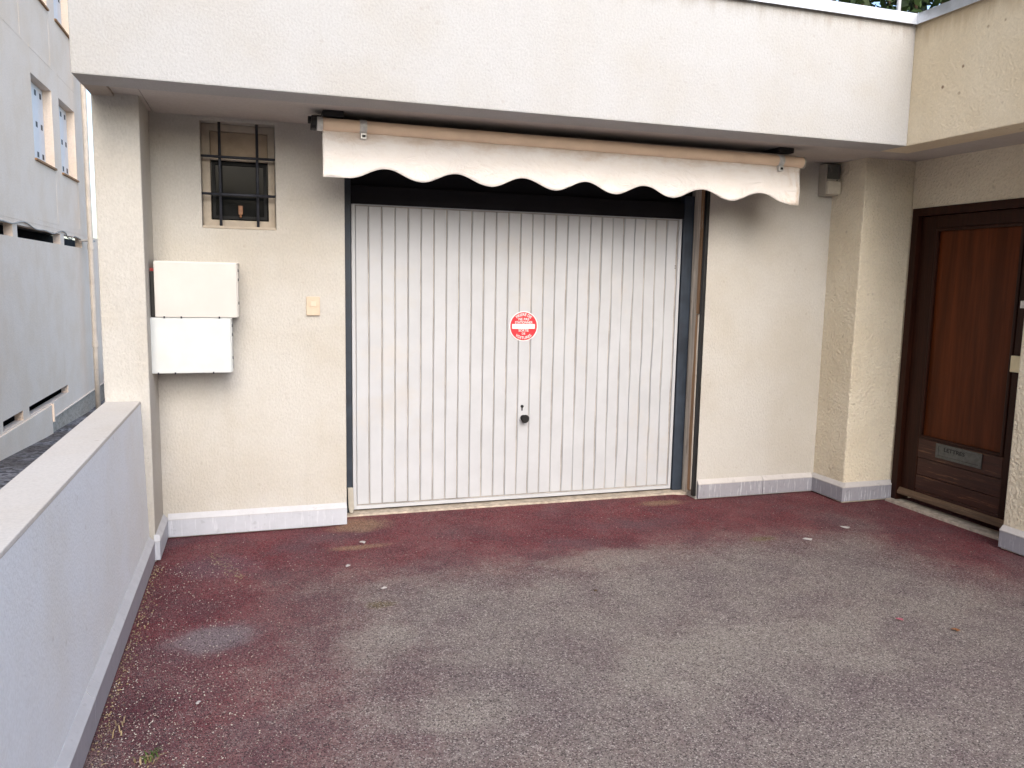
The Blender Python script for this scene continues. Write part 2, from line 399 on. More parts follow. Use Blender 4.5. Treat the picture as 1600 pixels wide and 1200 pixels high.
hf = [(j*41+i, j*41+i+1, (j+1)*41+i+1, (j+1)*41+i) for j in range(8) for i in range(40)]
struct(MB().add(hv, hf).build('sky_blocker', m_sky_blocker))  # unseen bank added behind the camera to block low sky light

# ------------------------------------------------------------------ the garage building
B = thing('garage_building', (3.0, 0, 0), 'cream rendered building with white garage door, barred window and brown entrance door', 'building')
XPL, XP, OL, OR = .6908, .907, 1.963, 4.438
XPI, XR, XN = 5.4397, 5.860, 5.679
ZS = 2.4
# walls
mb = MB()
holed(mb, (XP-.02, OL), (-.6, 2.5), [(1.168, 1.570, 1.796, 2.39)], 0, .30, lambda u, w_, t: (u, t, w_))
mb.build('wall', m_wall, B, .006)
MB().box(OR, XPI+.02, 0, .30, -.6, 2.5).build('wall', m_wall, B, .006)
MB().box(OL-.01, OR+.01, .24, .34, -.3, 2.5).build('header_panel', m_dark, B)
MB().box(XPL, XP, -.3946, 6.0, -1.4, 2.5).build('pillar', m_wall, B, .008)
MB().box(XPI, XR, -.3274, .35, -.6, 2.5).build('pilaster', m_rough, B, .010)
mb = MB()
holed(mb, (-1.50, -.32), (-.3, 2.5), [(-1.40, -.345, -.31, 2.085)], XR, XR+.35, lambda u, w_, t: (t, u, w_))
mb.build('wall', m_rough, B, .004)
MB().box(XN, XN+.5, -6.9, -1.415, -.6, 2.5).build('wall', m_rough, B, .010)
MB().box(XP, 9.0, 5.8, 6.0, -1.4, 2.5).build('rear_wall', m_wall, B)
MB().box(8.8, 9.0, -6.9, 5.8, -1.4, 2.5).build('side_wall', m_wall, B)
MB().box(XPL+.02, 9.0, -.80, 6.0, 2.52, 2.78).build('roof_slab', m_concrete, B)
MB().box(5.30, 9.0, -6.9, -.80, 2.52, 2.78).build('roof_slab', m_concrete, B)
# soffit: lip along the edges, two boards with a joint
mb = MB()
mb.box(XPL+.002, .795, -.775, -.05, 2.402, 2.52); mb.box(XPL+.002, 5.2837, -.8395, -.775, 2.402, 2.52)
mb.box(5.2857, 5.33, -6.9, -.8395, 2.402, 2.52)
mb.build('soffit_edge', m_soffit_edge, B, .003)
MB().box(.795, .926, -.775, 0.05, 2.416, 2.51).build('soffit_board', m_soffit, B, .003)
MB().box(.931, 5.86, -.775, .3, 2.411, 2.515).build('soffit_board', m_soffit, B, .003)
MB().box(5.33, 6.0, -6.9, -.777, 2.409, 2.514).build('soffit_board', m_soffit, B, .003)
# parapet
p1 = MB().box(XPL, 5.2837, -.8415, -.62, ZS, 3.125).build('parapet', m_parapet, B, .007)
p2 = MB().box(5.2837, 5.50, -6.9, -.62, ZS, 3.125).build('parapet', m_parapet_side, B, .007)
prof = [(-.870,3.103),(-.866,3.103),(-.866,3.160),(-.59,3.175),(-.59,3.11),(-.586,3.11),(-.586,3.181),(-.870,3.166)]
MB().prism(prof, XPL-.02, 5.2837-.024, lambda p, t: (t, p[0], p[1])).build('flashing', m_zinc, p1, .002)
MB().prism([(5.259-(-.870)+p[0] if False else 5.2837-.0257+(p[0]+.870), p[1]) for p in prof], -6.92, -.8435, lambda p, t: (p[0], t, p[1])).build('flashing', m_zinc, p2, .002)
for x in (1.9, 3.7,):
    MB().box(x, x+.05, -.8735, -.868, 3.102, 3.169).build('flashing_joint', m_zinc, p1, .001)

# skirting: vertical face, slanted lip, one piece per run
def skirt(fn, a, b, mat, lip, h=.107, d=.025, lift=.007):
    mb = MB()
    mb.prism([(0, lift), (d, lift), (d, h), (0, h)], a, b, fn)
    o = mb.build('skirting', mat, B, .0015)
    MB().prism([(0, h), (d+.002, h), (d+.002, h+.006), (.002, h+.034), (0, h+.034)], a, b, fn).build('skirting_lip', lip, o, .001)
wy = lambda p, t: (t, -p[0], p[1])
skirt(wy, XP+.026, OL-.002, m_bb_white, m_bb_lipw)
skirt(wy, OR+.004, 4.98, m_bb_grey, m_bb_lip); skirt(wy, 4.983, XPI-.026, m_bb_grey, m_bb_lip)
skirt(lambda p, t: (XPI-p[0], t, p[1]), -.3274-.025, -.001, m_bb_grey, m_bb_lip)
skirt(lambda p, t: (t, -.3274-p[0], p[1]), XPI+.0005, XR-.004, m_bb_grey, m_bb_lip)
skirt(lambda p, t: (XP+p[0], t, p[1]), -.3946, -.001, m_bb_white, m_bb_lipw)
for a, b in ((-2.05, -1.417), (-2.70, -2.053), (-3.35, -2.703), (-6, -3.353)):
    skirt(lambda p, t: (XN-p[0], t, p[1]), a, b, m_bb_grey, m_bb_lip)
skirt(lambda p, t: (t, -.3946-p[0], p[1]), .9005, XP+.025, m_bb_white, m_bb_lipw)

# barred window
W = MB()
holed(W, (1.169, 1.569), (1.797, 2.389), [(1.214, 1.531, 1.850, 2.188), (1.214, 1.531, 2.200, 2.350)], .085, .13, lambda u, w_, t: (u, t, w_))
win = W.build('window', m_frame, B, .004); tag(win, 'small barred window with dark pane under the soffit')
MB().box(1.216, 1.529, .105, .125, 2.202, 2.348).build('blind_board', m_blind, win, .003)
MB().box(1.215, 1.530, .112, .118, 1.851, 2.187).build('pane', m_pane, win)
MB().box(1.169, 1.569, .131, .29, 1.797, 2.389).build('inner_panel', m_dark, win)
MB().box(1.169, 1.569, .012, .084, 1.797, 1.812).build('sill', m_frame, win, .003)
mb = MB(); holed(mb, (1.222, 1.523), (1.857, 2.181), [(1.240, 1.505, 1.875, 2.163)], .098, .1115, lambda u, w_, t: (u, t, w_)); mb.build('sash', m_ink, win, .002)
mb = MB(); mb.box(1.362, 1.386, .080, .098, 1.885, 1.935); mb.tube([(1.374,.09,1.892),(1.374,.076,1.868)], .007, 8); mb.build('latch', m_latch, win, .004)
for x in (1.267, 1.470): MB().tube([(x, .030, 1.8125), (x+.002, .026, 2.41)], .0082, 10).build('bar', m_bar, win, smooth=True)
for z in (1.989, 2.197): MB().tube([(1.1685, .010, z), (1.5695, .010, z)], .0075, 10).build('bar', m_bar, win, smooth=True)

# ------------------------------------------------------------------ garage door
LX0, LX1, LZ0, LZ1, LY = 2.024, 4.340, .033, 1.998, .2
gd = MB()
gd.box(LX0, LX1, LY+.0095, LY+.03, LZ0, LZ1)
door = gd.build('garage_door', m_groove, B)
tag(door, 'white vertically ribbed up-and-over garage door in dark blue frame')
for (a, b, c, d) in ((LX0, LX0+.022, LZ0, LZ1), (LX1-.022, LX1, LZ0, LZ1), (LX0+.022, LX1-.022, LZ0, LZ0+.022), (LX0+.022, LX1-.022, LZ1-.016, LZ1)):
    MB().box(a, b, LY-.004, LY+.02, c, d).build('edge_strip', m_white, door, .002)
NS = 27; x = LX0+.026; pw = (LX1-LX0-.052)/NS
for i in range(NS):
    a = x+i*pw; b = a+pw-.0075; mb = MB(); nseg = 14; amp = .0009+.0024*max(0, (i-13)/14)
    ph = random.uniform(0, 6); vs = []; rows = nseg+1
    for k in range(rows):
        z = LZ0+.034+(LZ1-LZ0-.056)*k/nseg
        w1 = amp*math.sin(ph+z*5.3)+amp*.7*math.sin(ph*2+z*11); dy = amp*1.2*math.sin(ph*1.7+z*4.1)
        vs += [(a-.001+w1, LY+.0093, z), (a+.003+w1, LY+dy, z), (b-.003+w1, LY+dy+.001*math.sin(ph), z), (b+.001+w1, LY+.0093, z)]
    fs = [(k*4+j, k*4+j+1, (k+1)*4+j+1, (k+1)*4+j) for k in range(nseg) for j in range(3)]
    fs += [(0,1,2,3), tuple(nseg*4+j for j in (3,2,1,0))]
    mb.add(vs, fs).build('slat', m_white, door)
mb = MB(); mb.tube([(3.180,LY,.601),(3.180,LY-.012,.601),(3.180,LY-.013,.601),(3.180,LY-.035,.601),(3.180,LY-.05,.601),(3.180,LY-.058,.601)], [.021,.021,.012,.014,.029,.022], 20); mb.build('knob', m_black, door, smooth=False)
mb = MB(); mb.tube([(3.170,LY-.002,.681),(3.170,LY-.008,.681)], .0105, 16); mb.box(3.166,3.174,LY-.006,LY-.001,.652,.678); mb.build('keyhole', m_black, door)
for z in (1.66, 1.645): MB().tube([(4.300,LY-.003,z),(4.300,LY+.002,z)], .004, 8).build('rivet', m_black, door)
# frame
MB().box(OL+.001, LX0-.005, LY-.02, LY+.035, .02, 2.15).build('frame_post', m_blue, door, .004)
MB().box(LX1+.006, 4.4235, LY-.02, LY+.035, .022, 2.15).build('frame_post', m_blue, door, .004)
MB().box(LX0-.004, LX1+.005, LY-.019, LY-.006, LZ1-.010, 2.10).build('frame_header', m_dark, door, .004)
mb = MB(); mb.prism([(1.985,.19),(2.020,.19),(2.026,.05),(2.015,.025),(1.998,.025),(1.990,.06)], LY-.05, LY-.022, lambda p, t: (p[0], t, p[1])); mb.build('guide_foot', m_lampgrey, door, .003)
# right reveal: weathered boards one behind the other
mb = MB(); mb.box(4.4245, OR-.001, .085, LY-.022, .02, 2.33); mb.build('jamb_board', m_jamb, door, .002)
mb = MB(); vs = []
for k in range(15):
    z = .05+(1.32-.05)*k/14; wv = .008*math.sin(z*3.1)+.003*math.sin(z*17)
    vs += [(4.413, .045, z), (4.413, .080+wv, z), (OR-.001, .080+wv, z), (OR-.001, .045, z)]
mb.add(vs, [(k*4+j, k*4+(j+1) % 4, (k+1)*4+(j+1) % 4, (k+1)*4+j) for k in range(14) for j in range(4)]+[(0,1,2,3),(59,58,57,56)]).build('batten', m_rot, door)
MB().box(4.417, OR-.001, .048, .083, 1.326, 2.33).build('batten', m_rot, door, .003)
MB().box(4.411, OR-.001, .031, .044, .06, 1.32).build('edge_batten', m_jamb, door, .002)
MB().box(4.414, OR-.001, -.0015, .030, .02, 2.40).build('seal_strip', m_black, door, .002)
mb = MB(); mb.box(OL-.0, OR, .118, .235, -.1, .020); mb.build('threshold', m_concrete, door, .006)

# ------------------------------------------------------------------ entrance door
fx = XR-.012
ed = MB()
holed(ed, (-1.40, -.345), (.012, 2.085), [(-1.345, -.400, .013-.002, 2.030)], fx, XR+.10, lambda u, w_, t: (t, u, w_))
edo = ed.build('entrance_door', m_door, B, .004); tag(edo, 'brown varnished wooden entrance door with a letter plate')
lx = XR+.020
def board(y0, y1, z0, z1, mat, name, dx=0, bev=.004, th=.04): return MB().box(lx+dx, lx+th, y0, y1, z0, z1).build(name, mat, edo, bev)
board(-.533, -.403, .075, 2.027, m_door, 'stile'); board(-1.342, -1.205, .075, 2.027, m_door, 'stile')
board(-1.204, -.534, 1.945, 2.027, m_door, 'rail')
board(-1.204, -.534, .355, .492, m_rail, 'rail'); board(-1.204, -.534, .232, .352, m_rail, 'rail', .004); board(-1.204, -.534, .125, .229, m_rail, 'rail', .002)
board(-1.204, -.534, .075, .122, m_rail, 'rail', .004)
pan = board(-1.203, -.535, .493, 1.944, m_panel, 'panel', .018, .002)
mb = MB(); holed(mb, (-1.203, -.535), (.493, 1.944), [(-1.180, -.558, .516, 1.921)], lx-.006, lx+.017, lambda u, w_, t: (t, u, w_)); mb.build('panel_moulding', m_door, edo, .007)
mb = MB(); mb.prism([(lx-.028, .058), (lx-.001, .058), (lx-.001, .105), (lx-.010, .105), (lx-.028, .075)], -1.343, -.402, lambda p, t: (p[0], t, p[1])); mb.build('drip_board', m_drip, edo, .003)
MB().box(XR-.062, XR+.06, -1.408, -.350, -.04, .011).build('door_sill', m_concrete, edo, .004)
# letter plate
PY0, PY1, PZ0, PZ1 = -1.060, -.692, .385, .484
mb = MB(); holed(mb, (PY0, PY1), (PZ0, PZ1), [(PY0+.022, PY1-.022, PZ0+.018, PZ1-.014)], lx-.007, lx, lambda u, w_, t: (t, u, w_))
lp = mb.build('letter_plate', m_steel_gray, edo, .002)
flap = lp
fl = MB().box(lx-.0045, lx-.001, PY0+.023, PY1-.023, PZ0+.019, PZ1-.015).build('flap', m_steel_gray, lp, .001)
text_mesh('LETTRES', .036, 'lettering', m_ink, lp, lambda a, b, c: Vector((lx-.0052-c, -.842-a*1.25, .449+b)))
tag(fl)
# lock parts on the right stile
MB().box(lx-.006, lx, -1.262, -1.222, 1.425, 1.470).build('lock_cylinder', m_silver, edo, .003)
MB().box(lx-.030, lx, -1.300, -1.214, 1.035, 1.135).build('lock_plate', m_cream_plate, edo, .004)

# ------------------------------------------------------------------ low wall (battered on the court side)
LW = thing('low_wall', (.78, -3, 0), 'low pale rendered wall with flat top running along the left of the court', 'wall')
mb = MB(); mb.prism([(.692, -1.4), (.882, -1.4), (.882, 0), (.8605, .853), (.692, .853)], -6.9, -.396, lambda p, t: (p[0], t, p[1])); mb.build('wall_body', m_low, LW)
MB().prism([(.690, .8535), (.8615, .8535), (.860, .868), (.692, .868)], -6.9, -.3955, lambda p, t: (p[0], t, p[1])).build('coping', m_coping, LW, .003)
for a, b in ((-2.105, -.4215), (-4.2, -2.109), (-6.9, -4.204)):
    mb = MB(); o = mb.prism([(.878, .004), (.9055, .004), (.9055, .107), (.876, .107)], a, b, lambda p, t: (p[0], t, p[1])).build('skirting', m_bb_low, LW, .0015)
    MB().prism([(.876, .107), (.907, .107), (.907, .113), (.880, .141), (.876, .141)], a, b, lambda p, t: (p[0], t, p[1])).build('skirting_lip', m_bb_lipw, o, .001)

# ------------------------------------------------------------------ awning
A = thing('awning', (3.3, -.42, 2.4), 'folded beige awning with scalloped cream valance hanging above the garage door', 'awning')
AY = -.43
tz = lambda x: 2.339-.0042*(x-1.8)
MB().tube([(1.806, AY, tz(1.806)), (4.838, AY, tz(4.838))], .0345, 24, True).build('front_tube', m_beige, A, .002)
for x0, x1 in ((1.775, 1.805), (4.8385, 4.850)):
    MB().tube([(x0, AY, tz(x0)), (x1, AY, tz(x1))], .037, 20).build('end_cap', m_silver if x0 < 2 else m_lampgrey, A, .003)
mb = MB(); mb.tube([(1.745, AY+.01, 2.345), (1.774, AY+.01, 2.343)], .040, 14); mb.tube([(1.730, AY+.02, 2.36), (1.75, AY+.02, 2.36)], .02, 10); mb.box(1.755, 1.80, AY+.0, AY+.12, 2.355, 2.385); mb.build('gear_housing', m_black, A, .004)
for x in (1.86, 4.70):
    mb = MB(); mb.box(x-.055, x+.055, -.455, -.20, 2.377, 2.4105); mb.box(x-.045, x+.045, -.40, -.22, 2.32, 2.377); mb.build('bracket', m_black, A, .005)
for x in (2.018, 4.665):
    mb = MB(); ring = [(AY+.039*math.cos(t), tz(x)+.039*math.sin(t)) for t in [PI*.25+2*PI*k/18 for k in range(18)]]
    mb.prism(ring, x-.019, x+.019, lambda p, t: (t, p[0], p[1])); mb.box(x-.016, x+.016, AY-.030, AY+.01, tz(x)-.066, tz(x)-.034); mb.build('clamp', m_silver, A, .003)
    MB().box(x-.008, x+.010, AY-.0325, AY-.029, tz(x)-.058, tz(x)-.044).build('clamp_slot', m_black, A)
MB().tube([(1.86, -.20, 2.345), (4.78, -.20, 2.330)], .052, 20).build('fabric_roll', m_cloth, A)
mb = MB()
for (x0, y0), (x1, y1) in (((1.95, -.22), (3.2, -.36)), ((4.66, -.22), (3.4, -.36))):
    mb.tube([(x0, y0, 2.275), (x1, y1, 2.285)], .02, 10)
mb.build('folding_arm', m_beige, A)
MB().box(1.82, 4.80, AY+.01, -.20, 2.368, 2.372).build('canvas_top', m_cloth, A)
# valance
troughs = [1.938, 2.335, 2.738, 3.128, 3.515, 3.905, 4.307, 4.741]
def vbot(x):
    x = max(troughs[0], min(troughs[-1], x))
    for i in range(len(troughs)-1):
        if troughs[i] <= x <= troughs[i+1]:
            t = (x-troughs[i])/(troughs[i+1]-troughs[i]); 
            return 2.063-.001*i + .0295*(1-math.cos(2*PI*t))
    return 2.06
mb = MB(); NV, NW = 260, 14; vs = []
for i in range(NV+1):
    x = 1.803+(4.826-1.803)*i/NV; zt = tz(x)-.030; zb = vbot(x)-(.004 if x > 4.74 else 0)
    if x < 2.2: zt += -.006*math.sin((x-1.8)*8)+.010
    for j in range(NW+1):
        t = j/NW; z = zt+(zb-zt)*t; s = t*(1-.25*t)
        y = AY-.006 - .012*s + .012*s*math.sin(x*5.1+.8) + .007*s*math.sin(x*13+z*9) + .0035*s*math.sin(x*29-z*13+1.7*math.sin(x*3)) + .0035*math.sin((x-1.8)*28+(z-2.3)*24)*math.exp(-((x-1.8)/.22)**2) + .004*math.sin((x-4.83)*30-(z-2.3)*30)*math.exp(-((x-4.83)/.25)**2)
        y += .0022*math.sin(x*31+2*math.sin(z*20))*math.exp(-((t-.12)/.2)**2)
        vs.append((x, y, z))
mb.add(vs, [(i*(NW+1)+j, i*(NW+1)+j+1, (i+1)*(NW+1)+j+1, (i+1)*(NW+1)+j) for i in range(NV) for j in range(NW)])
val = mb.build('valance', m_cloth, A, smooth=True)
sm = val.modifiers.new('thickness', 'SOLIDIFY'); sm.thickness = .0007

# ------------------------------------------------------------------ mailboxes, bell, lamp
def mailbox(x0, x1, z0, z1, yf, m, label, tilt):
    t = thing('mailbox', ((x0+x1)/2, 0, z0), label, 'mailbox', 'mailboxes on the wall by the pillar')
    MB().box(x0+.004, x1-.0, yf+.016, -.001, z0+.003, z1-.003).build('body', m, t, .003)
    d = MB().box(x0, x1-.006, yf, yf+.014, z0, z1).build('door', m, t, .004)
    MB().box(x0+.002, x1+.004, yf+.008, -.001, z1-.0025, z1+.004).build('lid', m, t, .0015)
    for x in (x0+.045, x0+.13, x1-.10): MB().tube([(x, yf-.004, z0+.006), (x, yf-.004, z0-.004)], .004, 8).build('rivet', m_bar, d)
    for z in (z0+.08, z1-.04, z1-.09): MB().box(x1-.002, x1+.0045, yf+.02, yf+.03, z-.008, z+.008).build('hinge_pin', m_bar, d)
    return t
mailbox(.932, 1.3555, 1.300, 1.597, -.26, m_mail, 'upper cream metal mailbox stained along its top, above the whiter one', 0)
mailbox(.893, 1.3175, .996, 1.2945, -.26, m_mail2, 'lower white metal mailbox shifted left under the cream one', 0)
T = thing('gap_shade', (.920, -.12, 1.30), 'dark strip with a red top, standing in for shade between the pillar and the upper mailbox', 'case')
MB().box(.909, .930, -.235, -.03, 1.3005, 1.545).build('gap_shade_body', m_black, T, .003)  # added dark strip that paints the shade of the gap
MB().box(.9095, .9295, -.23, -.035, 1.5455, 1.562).build('gap_red_top', m_redplastic, T, .003)
T = thing('doorbell', (1.772, 0, 1.36), 'small beige doorbell with round button on the wall left of the garage door', 'doorbell')
MB().box(1.733, 1.812, -.016, 0, 1.303, 1.415).build('plate', m_bell, T, .004)
o = MB().tube([(1.772, -.015, 1.372), (1.772, -.0185, 1.372)], .026, 24).build('ring', m_bell, T, .001)
MB().box(1.758, 1.787, -.022, -.0185, 1.357, 1.387).build('button', m_bell2, T, .003)
T = thing('security_lamp', (5.375, 0, 2.2), 'grey security lamp box under the soffit in the corner beside the right pilaster', 'lamp')
MB().box(5.312, 5.432, -.078, 0, 2.180, 2.396).build('case', m_lampgrey, T, .006)
MB().box(5.322, 5.424, -.094, -.0785, 2.292, 2.392).build('lens', m_lens, T, .006)
MB().box(5.318, 5.428, -.102, -.0785, 2.186, 2.276).build('cover', m_lamppale, T, .006)
mb = MB().box(5.320, 5.426, -.096, -.0785, 2.277, 2.291).build('band', m_lampgrey, T, .002)
MB().tube([(5.395, -.0955, 2.284), (5.395, -.0985, 2.284)], .005, 10).build('sensor', m_black, T)

# ------------------------------------------------------------------ round sticker on the garage door
SX, SZ, SR, SY = 3.169, 1.229, .098, LY-.0045
T = thing('no_parking_sticker', (SX, SY, SZ), 'round red no parking sticker with a white bar on the garage door', 'sticker')
def disc(rad, y, name, m, n=64):
    mb = MB(); mb.tube([(SX, y, SZ), (SX, y-.0008, SZ)], rad, n); return mb.build(name, m, T)
disc(SR+.003, SY+.001, 'rim', m_print); disc(SR-.003, SY+.0001, 'disc', m_red)
MB().box(SX-.082, SX+.080, SY-.0016, SY-.0008, SZ-.017, SZ+.015).build('bar', m_print, T)
ty = SY-.0009
flat = lambda cx, cz, sx=1.0: (lambda a, b, c: Vector((SX+cx+a*sx, ty-c*.5, SZ+cz+b)))
def arc(rad, sign):
    def fn(a, b, c):
        rr = rad+sign*b; th = a/rad*1.0
        return Vector((SX+rr*math.sin(th), ty-c*.5, SZ+sign*rr*math.cos(th)))
    return fn
text_mesh('PRIERE DE', .026, 'lettering', m_print, T, arc(.078, 1))
text_mesh('NE PAS', .024, 'lettering', m_print, T, flat(0, .047))
text_mesh('STATIONNER', .0235, 'lettering', m_print, T, flat(0, .0255, .88))
text_mesh('SORTIE', .0225, 'lettering', m_print, T, flat(0, -.029))
text_mesh('DE', .0205, 'lettering', m_print, T, flat(0, -.0505))
text_mesh('VOITURES', .026, 'lettering', m_print, T, arc(.079, -1))

# ------------------------------------------------------------------ neighbouring building
N = thing('neighbour_building', (-1.85, 8, -1.0), 'cream apartment building with white shuttered windows and vent slots beyond the low wall', 'building')
NXF = -1.85; fy = lambda u, w_, t: (t, u, w_)
wins = []; holes = []
for z0, z1 in ((3.345, 4.655), (6.01, 7.32), (8.67, 9.98)):
    for y0, y1 in ((7.95, 9.30), (9.845, 11.205), (11.74, 13.06), ):
        if y0 < 9 and z0 < 4: continue
        wins.append((y0, y1, z0, z1))
for y0 in (-8.0, -6.1, -2.6, -.7): wins.append((y0, y0+1.33, 3.345, 4.655))
top = [(a, b, c, d) for a, b, c, d in wins]
slots_hi = [(5.0, 8.36), (8.60, 11.34), (11.64, 13.20)]
slots_lo = [(7.355, 8.35), (8.688, 11.36)]
holes = top + [(a, b, 2.040, 2.225) for a, b in slots_hi] + [(a, b, -.635, -.490) for a, b in slots_lo]
mb = MB(); holed(mb, (-10, 14.18), (2.30, 13.0), top, NXF, NXF-.30, fy); mb.build('wall', m_nb, N)
mb = MB(); holed(mb, (-10, 24), (-.90, 2.30), holes[len(top):], NXF-.004, NXF-.12, fy); mb.build('wall', m_nb, N)
MB().box(-9, NXF-.70, -10, 24, -1.4, 2.30).build('core_wall', m_dark, N)
MB().box(-9, NXF-.31, -10, 14.17, 2.31, 12.9).build('core_wall', m_nb, N)
MB().box(NXF-.40, NXF-.012, -10, 24, -1.45, -.901).build('footing', m_concrete, N)
MB().box(NXF-.006, NXF+.022, -10, 9.98, -1.3, -.655).build('plinth', m_nb, N, .008) if False else None
mb = MB(); mb.box(NXF-.0038, NXF+.05, 9.99, 10.03, -.95, -.640); mb.build('plinth_end', m_nb, N, .004)
MB().box(NXF-.0035, NXF+.02, -10, 9.99, -1.3, -.66).build('plinth', m_nb, N, .006)
MB().box(NXF-.003, NXF+.012, 10.03, 24, -.912, -.890).build('drip_edge', m_nb, N, .003)
# raised bays below and between the windows
for (y0, y1, z0, z1) in wins:
    f = MB(); fo = None
    sh = MB(); sh.box(NXF-.165, NXF-.150, y0, y1, z0+.03, z1); so_ = sh.build('shutter', m_shut, N)
    so_['label'] = 'white folding metal shutter closed in its window opening'
    L = 4; lw = (y1-y0)/L
    for k in range(L):
        a = y0+k*lw; MB().box(NXF-.149, NXF-.138, a+.006, a+lw-.006, z0+.035, z1-.01).build('shutter_leaf', m_shut, so_, .002)
        for zz in (z0+.16, (z0+z1)/2, z1-.14):
            MB().box(NXF-.1375, NXF-.1355, a+.11, a+lw-.11, zz-.045, zz+.045).build('slot', m_bar, so_)
    MB().box(NXF-.14, NXF+.035, y0-.01, y1+.01, z0-.032, z0+.002).build('window_sill', m_tile, N, .004)
    # sunk panel frame below the sill: two thin pilaster strips and a bottom edge
    MB().box(NXF-.002, NXF+.0025, y1+.02, y1+.14, z0-.93, z0-.04).build('bay_strip', m_nb, N)
    MB().box(NXF-.002, NXF+.0025, y0, y1+.14, z0-.97, z0-.9305).build('bay_strip', m_nb, N)
# round pipe with collars at the end of the facade
dp = MB().tube([(-1.655, 13, -1.28), (-1.655, 13, .05), (-1.655, 13, 2.0), (-1.655, 13, 11)], .05, 14).build('downpipe', m_pipe, N, smooth=True)
for z in (.12, 2.06): MB().tube([(-1.655, 13, z-.06), (-1.655, 13, z+.06)], .062, 14).build('pipe_collar', m_pipe, dp, .004)
MB().box(-1.85, -1.62, 12.985, 13.30, 2.17, 2.20).build('pipe_bracket', m_cable, dp, .003)
pts = []
for i in range(41):
    y = 6.5+6.5*i/40; pts.append((NXF+.015, y, 2.235+.03*math.sin(y*2.3)+.02*math.sin(y*5.1)-(.06 if 11.8 < y < 12.3 else 0)))
MB().tube(pts, .012, 6).build('wall_cable', m_cable, N, smooth=True)

# ------------------------------------------------------------------ greenery
def leaves(mb, n, pos, size):
    for _ in range(n):
        c = Vector(pos()); s = size*random.uniform(.6, 1.3)
        a = Vector((random.gauss(0,1), random.gauss(0,1), random.gauss(0,1))).normalized(); b = a.cross(Vector((random.gauss(0,1), random.gauss(0,1), random.gauss(0,1)))).normalized()
        mb.add([c-a*s, c-b*s*.45, c+a*s, c+b*s*.45], [(0,1,2,3)])
    return mb
T = thing('hedge', (5.0, .1, 2.78), 'dark green hedge growing on the terrace behind the parapet', 'hedge')
def hp():
    x = random.uniform(2.6, 8.4); y = random.uniform(-.40, 1.1); z = random.uniform(2.85, 5.3)
    z = min(z, 4.95+.15*math.sin(x*4)+.1*math.sin(x*9.3)); return (x, y+.05*math.sin(x*7+z*5), z)
leaves(MB(), 24000, hp, .055).build('foliage', m_leaf, T)
mb = MB()
for i in range(24):
    x = 2.7+5.6*i/23; mb.tube([(x, .1, 2.78), (x+.05, .08, 3.3), (x-.04, .12, 4.8)], [.02, .014, .006], 6)
mb.build('stem', m_twig, T)
T = thing('terrace_post', (5.252, -.72, 3.17), 'thin white post standing on the parapet corner in front of the hedge', 'post')
MB().tube([(5.252, -.72, 3.176), (5.252, -.72, 4.3)], .0125, 12).build('pole', m_postw, T, smooth=True)
MB().box(5.225, 5.279, -.747, -.693, 3.1745, 3.183).build('base_plate', m_postw, T, .002)
T = thing('shrub', (-.9, 15.2, -1.2), 'dark shrub at the far end of the gravel alley beside the pillar', 'shrub')
def sp():
    a = random.uniform(0, 2*PI); rr = random.random()**.5; z = random.random()
    return (-.75+.8*rr*math.cos(a), 15.2+.9*rr*math.sin(a), -1.25+1.15*z*(1.1-.5*rr))
leaves(MB(), 2600, sp, .055).build('foliage', m_leaf, T)
MB().tube([(-.9, 15.2, -1.32), (-.9, 15.2, -.3)], [.03, .01], 6).build('stem', m_twig, T)
T = thing('climbing_plant', (-1.4, 18.0, 1.0), 'slim green plant rising beside the downpipe far down the alley', 'plant')
leaves(MB(), 1500, lambda: (-1.35+random.gauss(0, .22), 18+random.gauss(0, .3), random.uniform(2.2, 5.4)), .07).build('foliage', m_leaf, T)
MB().tube([(-1.4, 18, -1.32), (-1.4, 18, 2.5), (-1.35, 18, 5)], [.05, .04, .02], 7).build('stem', m_twig, T)

# ------------------------------------------------------------------ litter on the ground
def stones(n, pos, smin, smax):
    mb = MB()
    for _ in range(n):
        x, y = pos(); s = random.uniform(smin, smax); a = random.uniform(0, PI); ca, sa = math.cos(a)*s, math.sin(a)*s; k = random.uniform(.5, 1)
        z = .002
        mb.add([(x+ca,y+sa,z), (x-sa*k,y+ca*k,z), (x-ca,y-sa,z), (x+sa*k,y-ca*k,z), (x+ca*.2,y+sa*.2,z+s*.8), (x,y,z-s*.5)],
               [(0,1,4),(1,2,4),(2,3,4),(3,0,4),(1,0,5),(2,1,5),(3,2,5),(0,3,5)])
    return mb
def gp():
    while 1:
        y = random.uniform(-3.2, -.45); x = .915+abs(random.gauss(0, .33))
        if random.random() < .35+.65*max(0, min(1, (-1.3-y)/.8)): return x, y
o = stones(2200, gp, .0014, .0042).build('grit', m_grit); tag(o, 'pale grit scattered on the red asphalt along the low wall', 'grit', kind='stuff')
o = stones(420, lambda: (.910+abs(random.gauss(0, .03)), random.uniform(-2.6, -.5)), .0015, .005).build('debris', m_dry); tag(o, 'dry plant debris gathered at the foot of the low wall', 'debris', kind='stuff')
o = stones(900, lambda: (random.uniform(1.0, 5.6), random.uniform(-3.2, -.06)), .0015, .0035).build('loose_grit', m_grit); tag(o, 'loose pale grit spread over the courtyard asphalt', 'grit', kind='stuff')
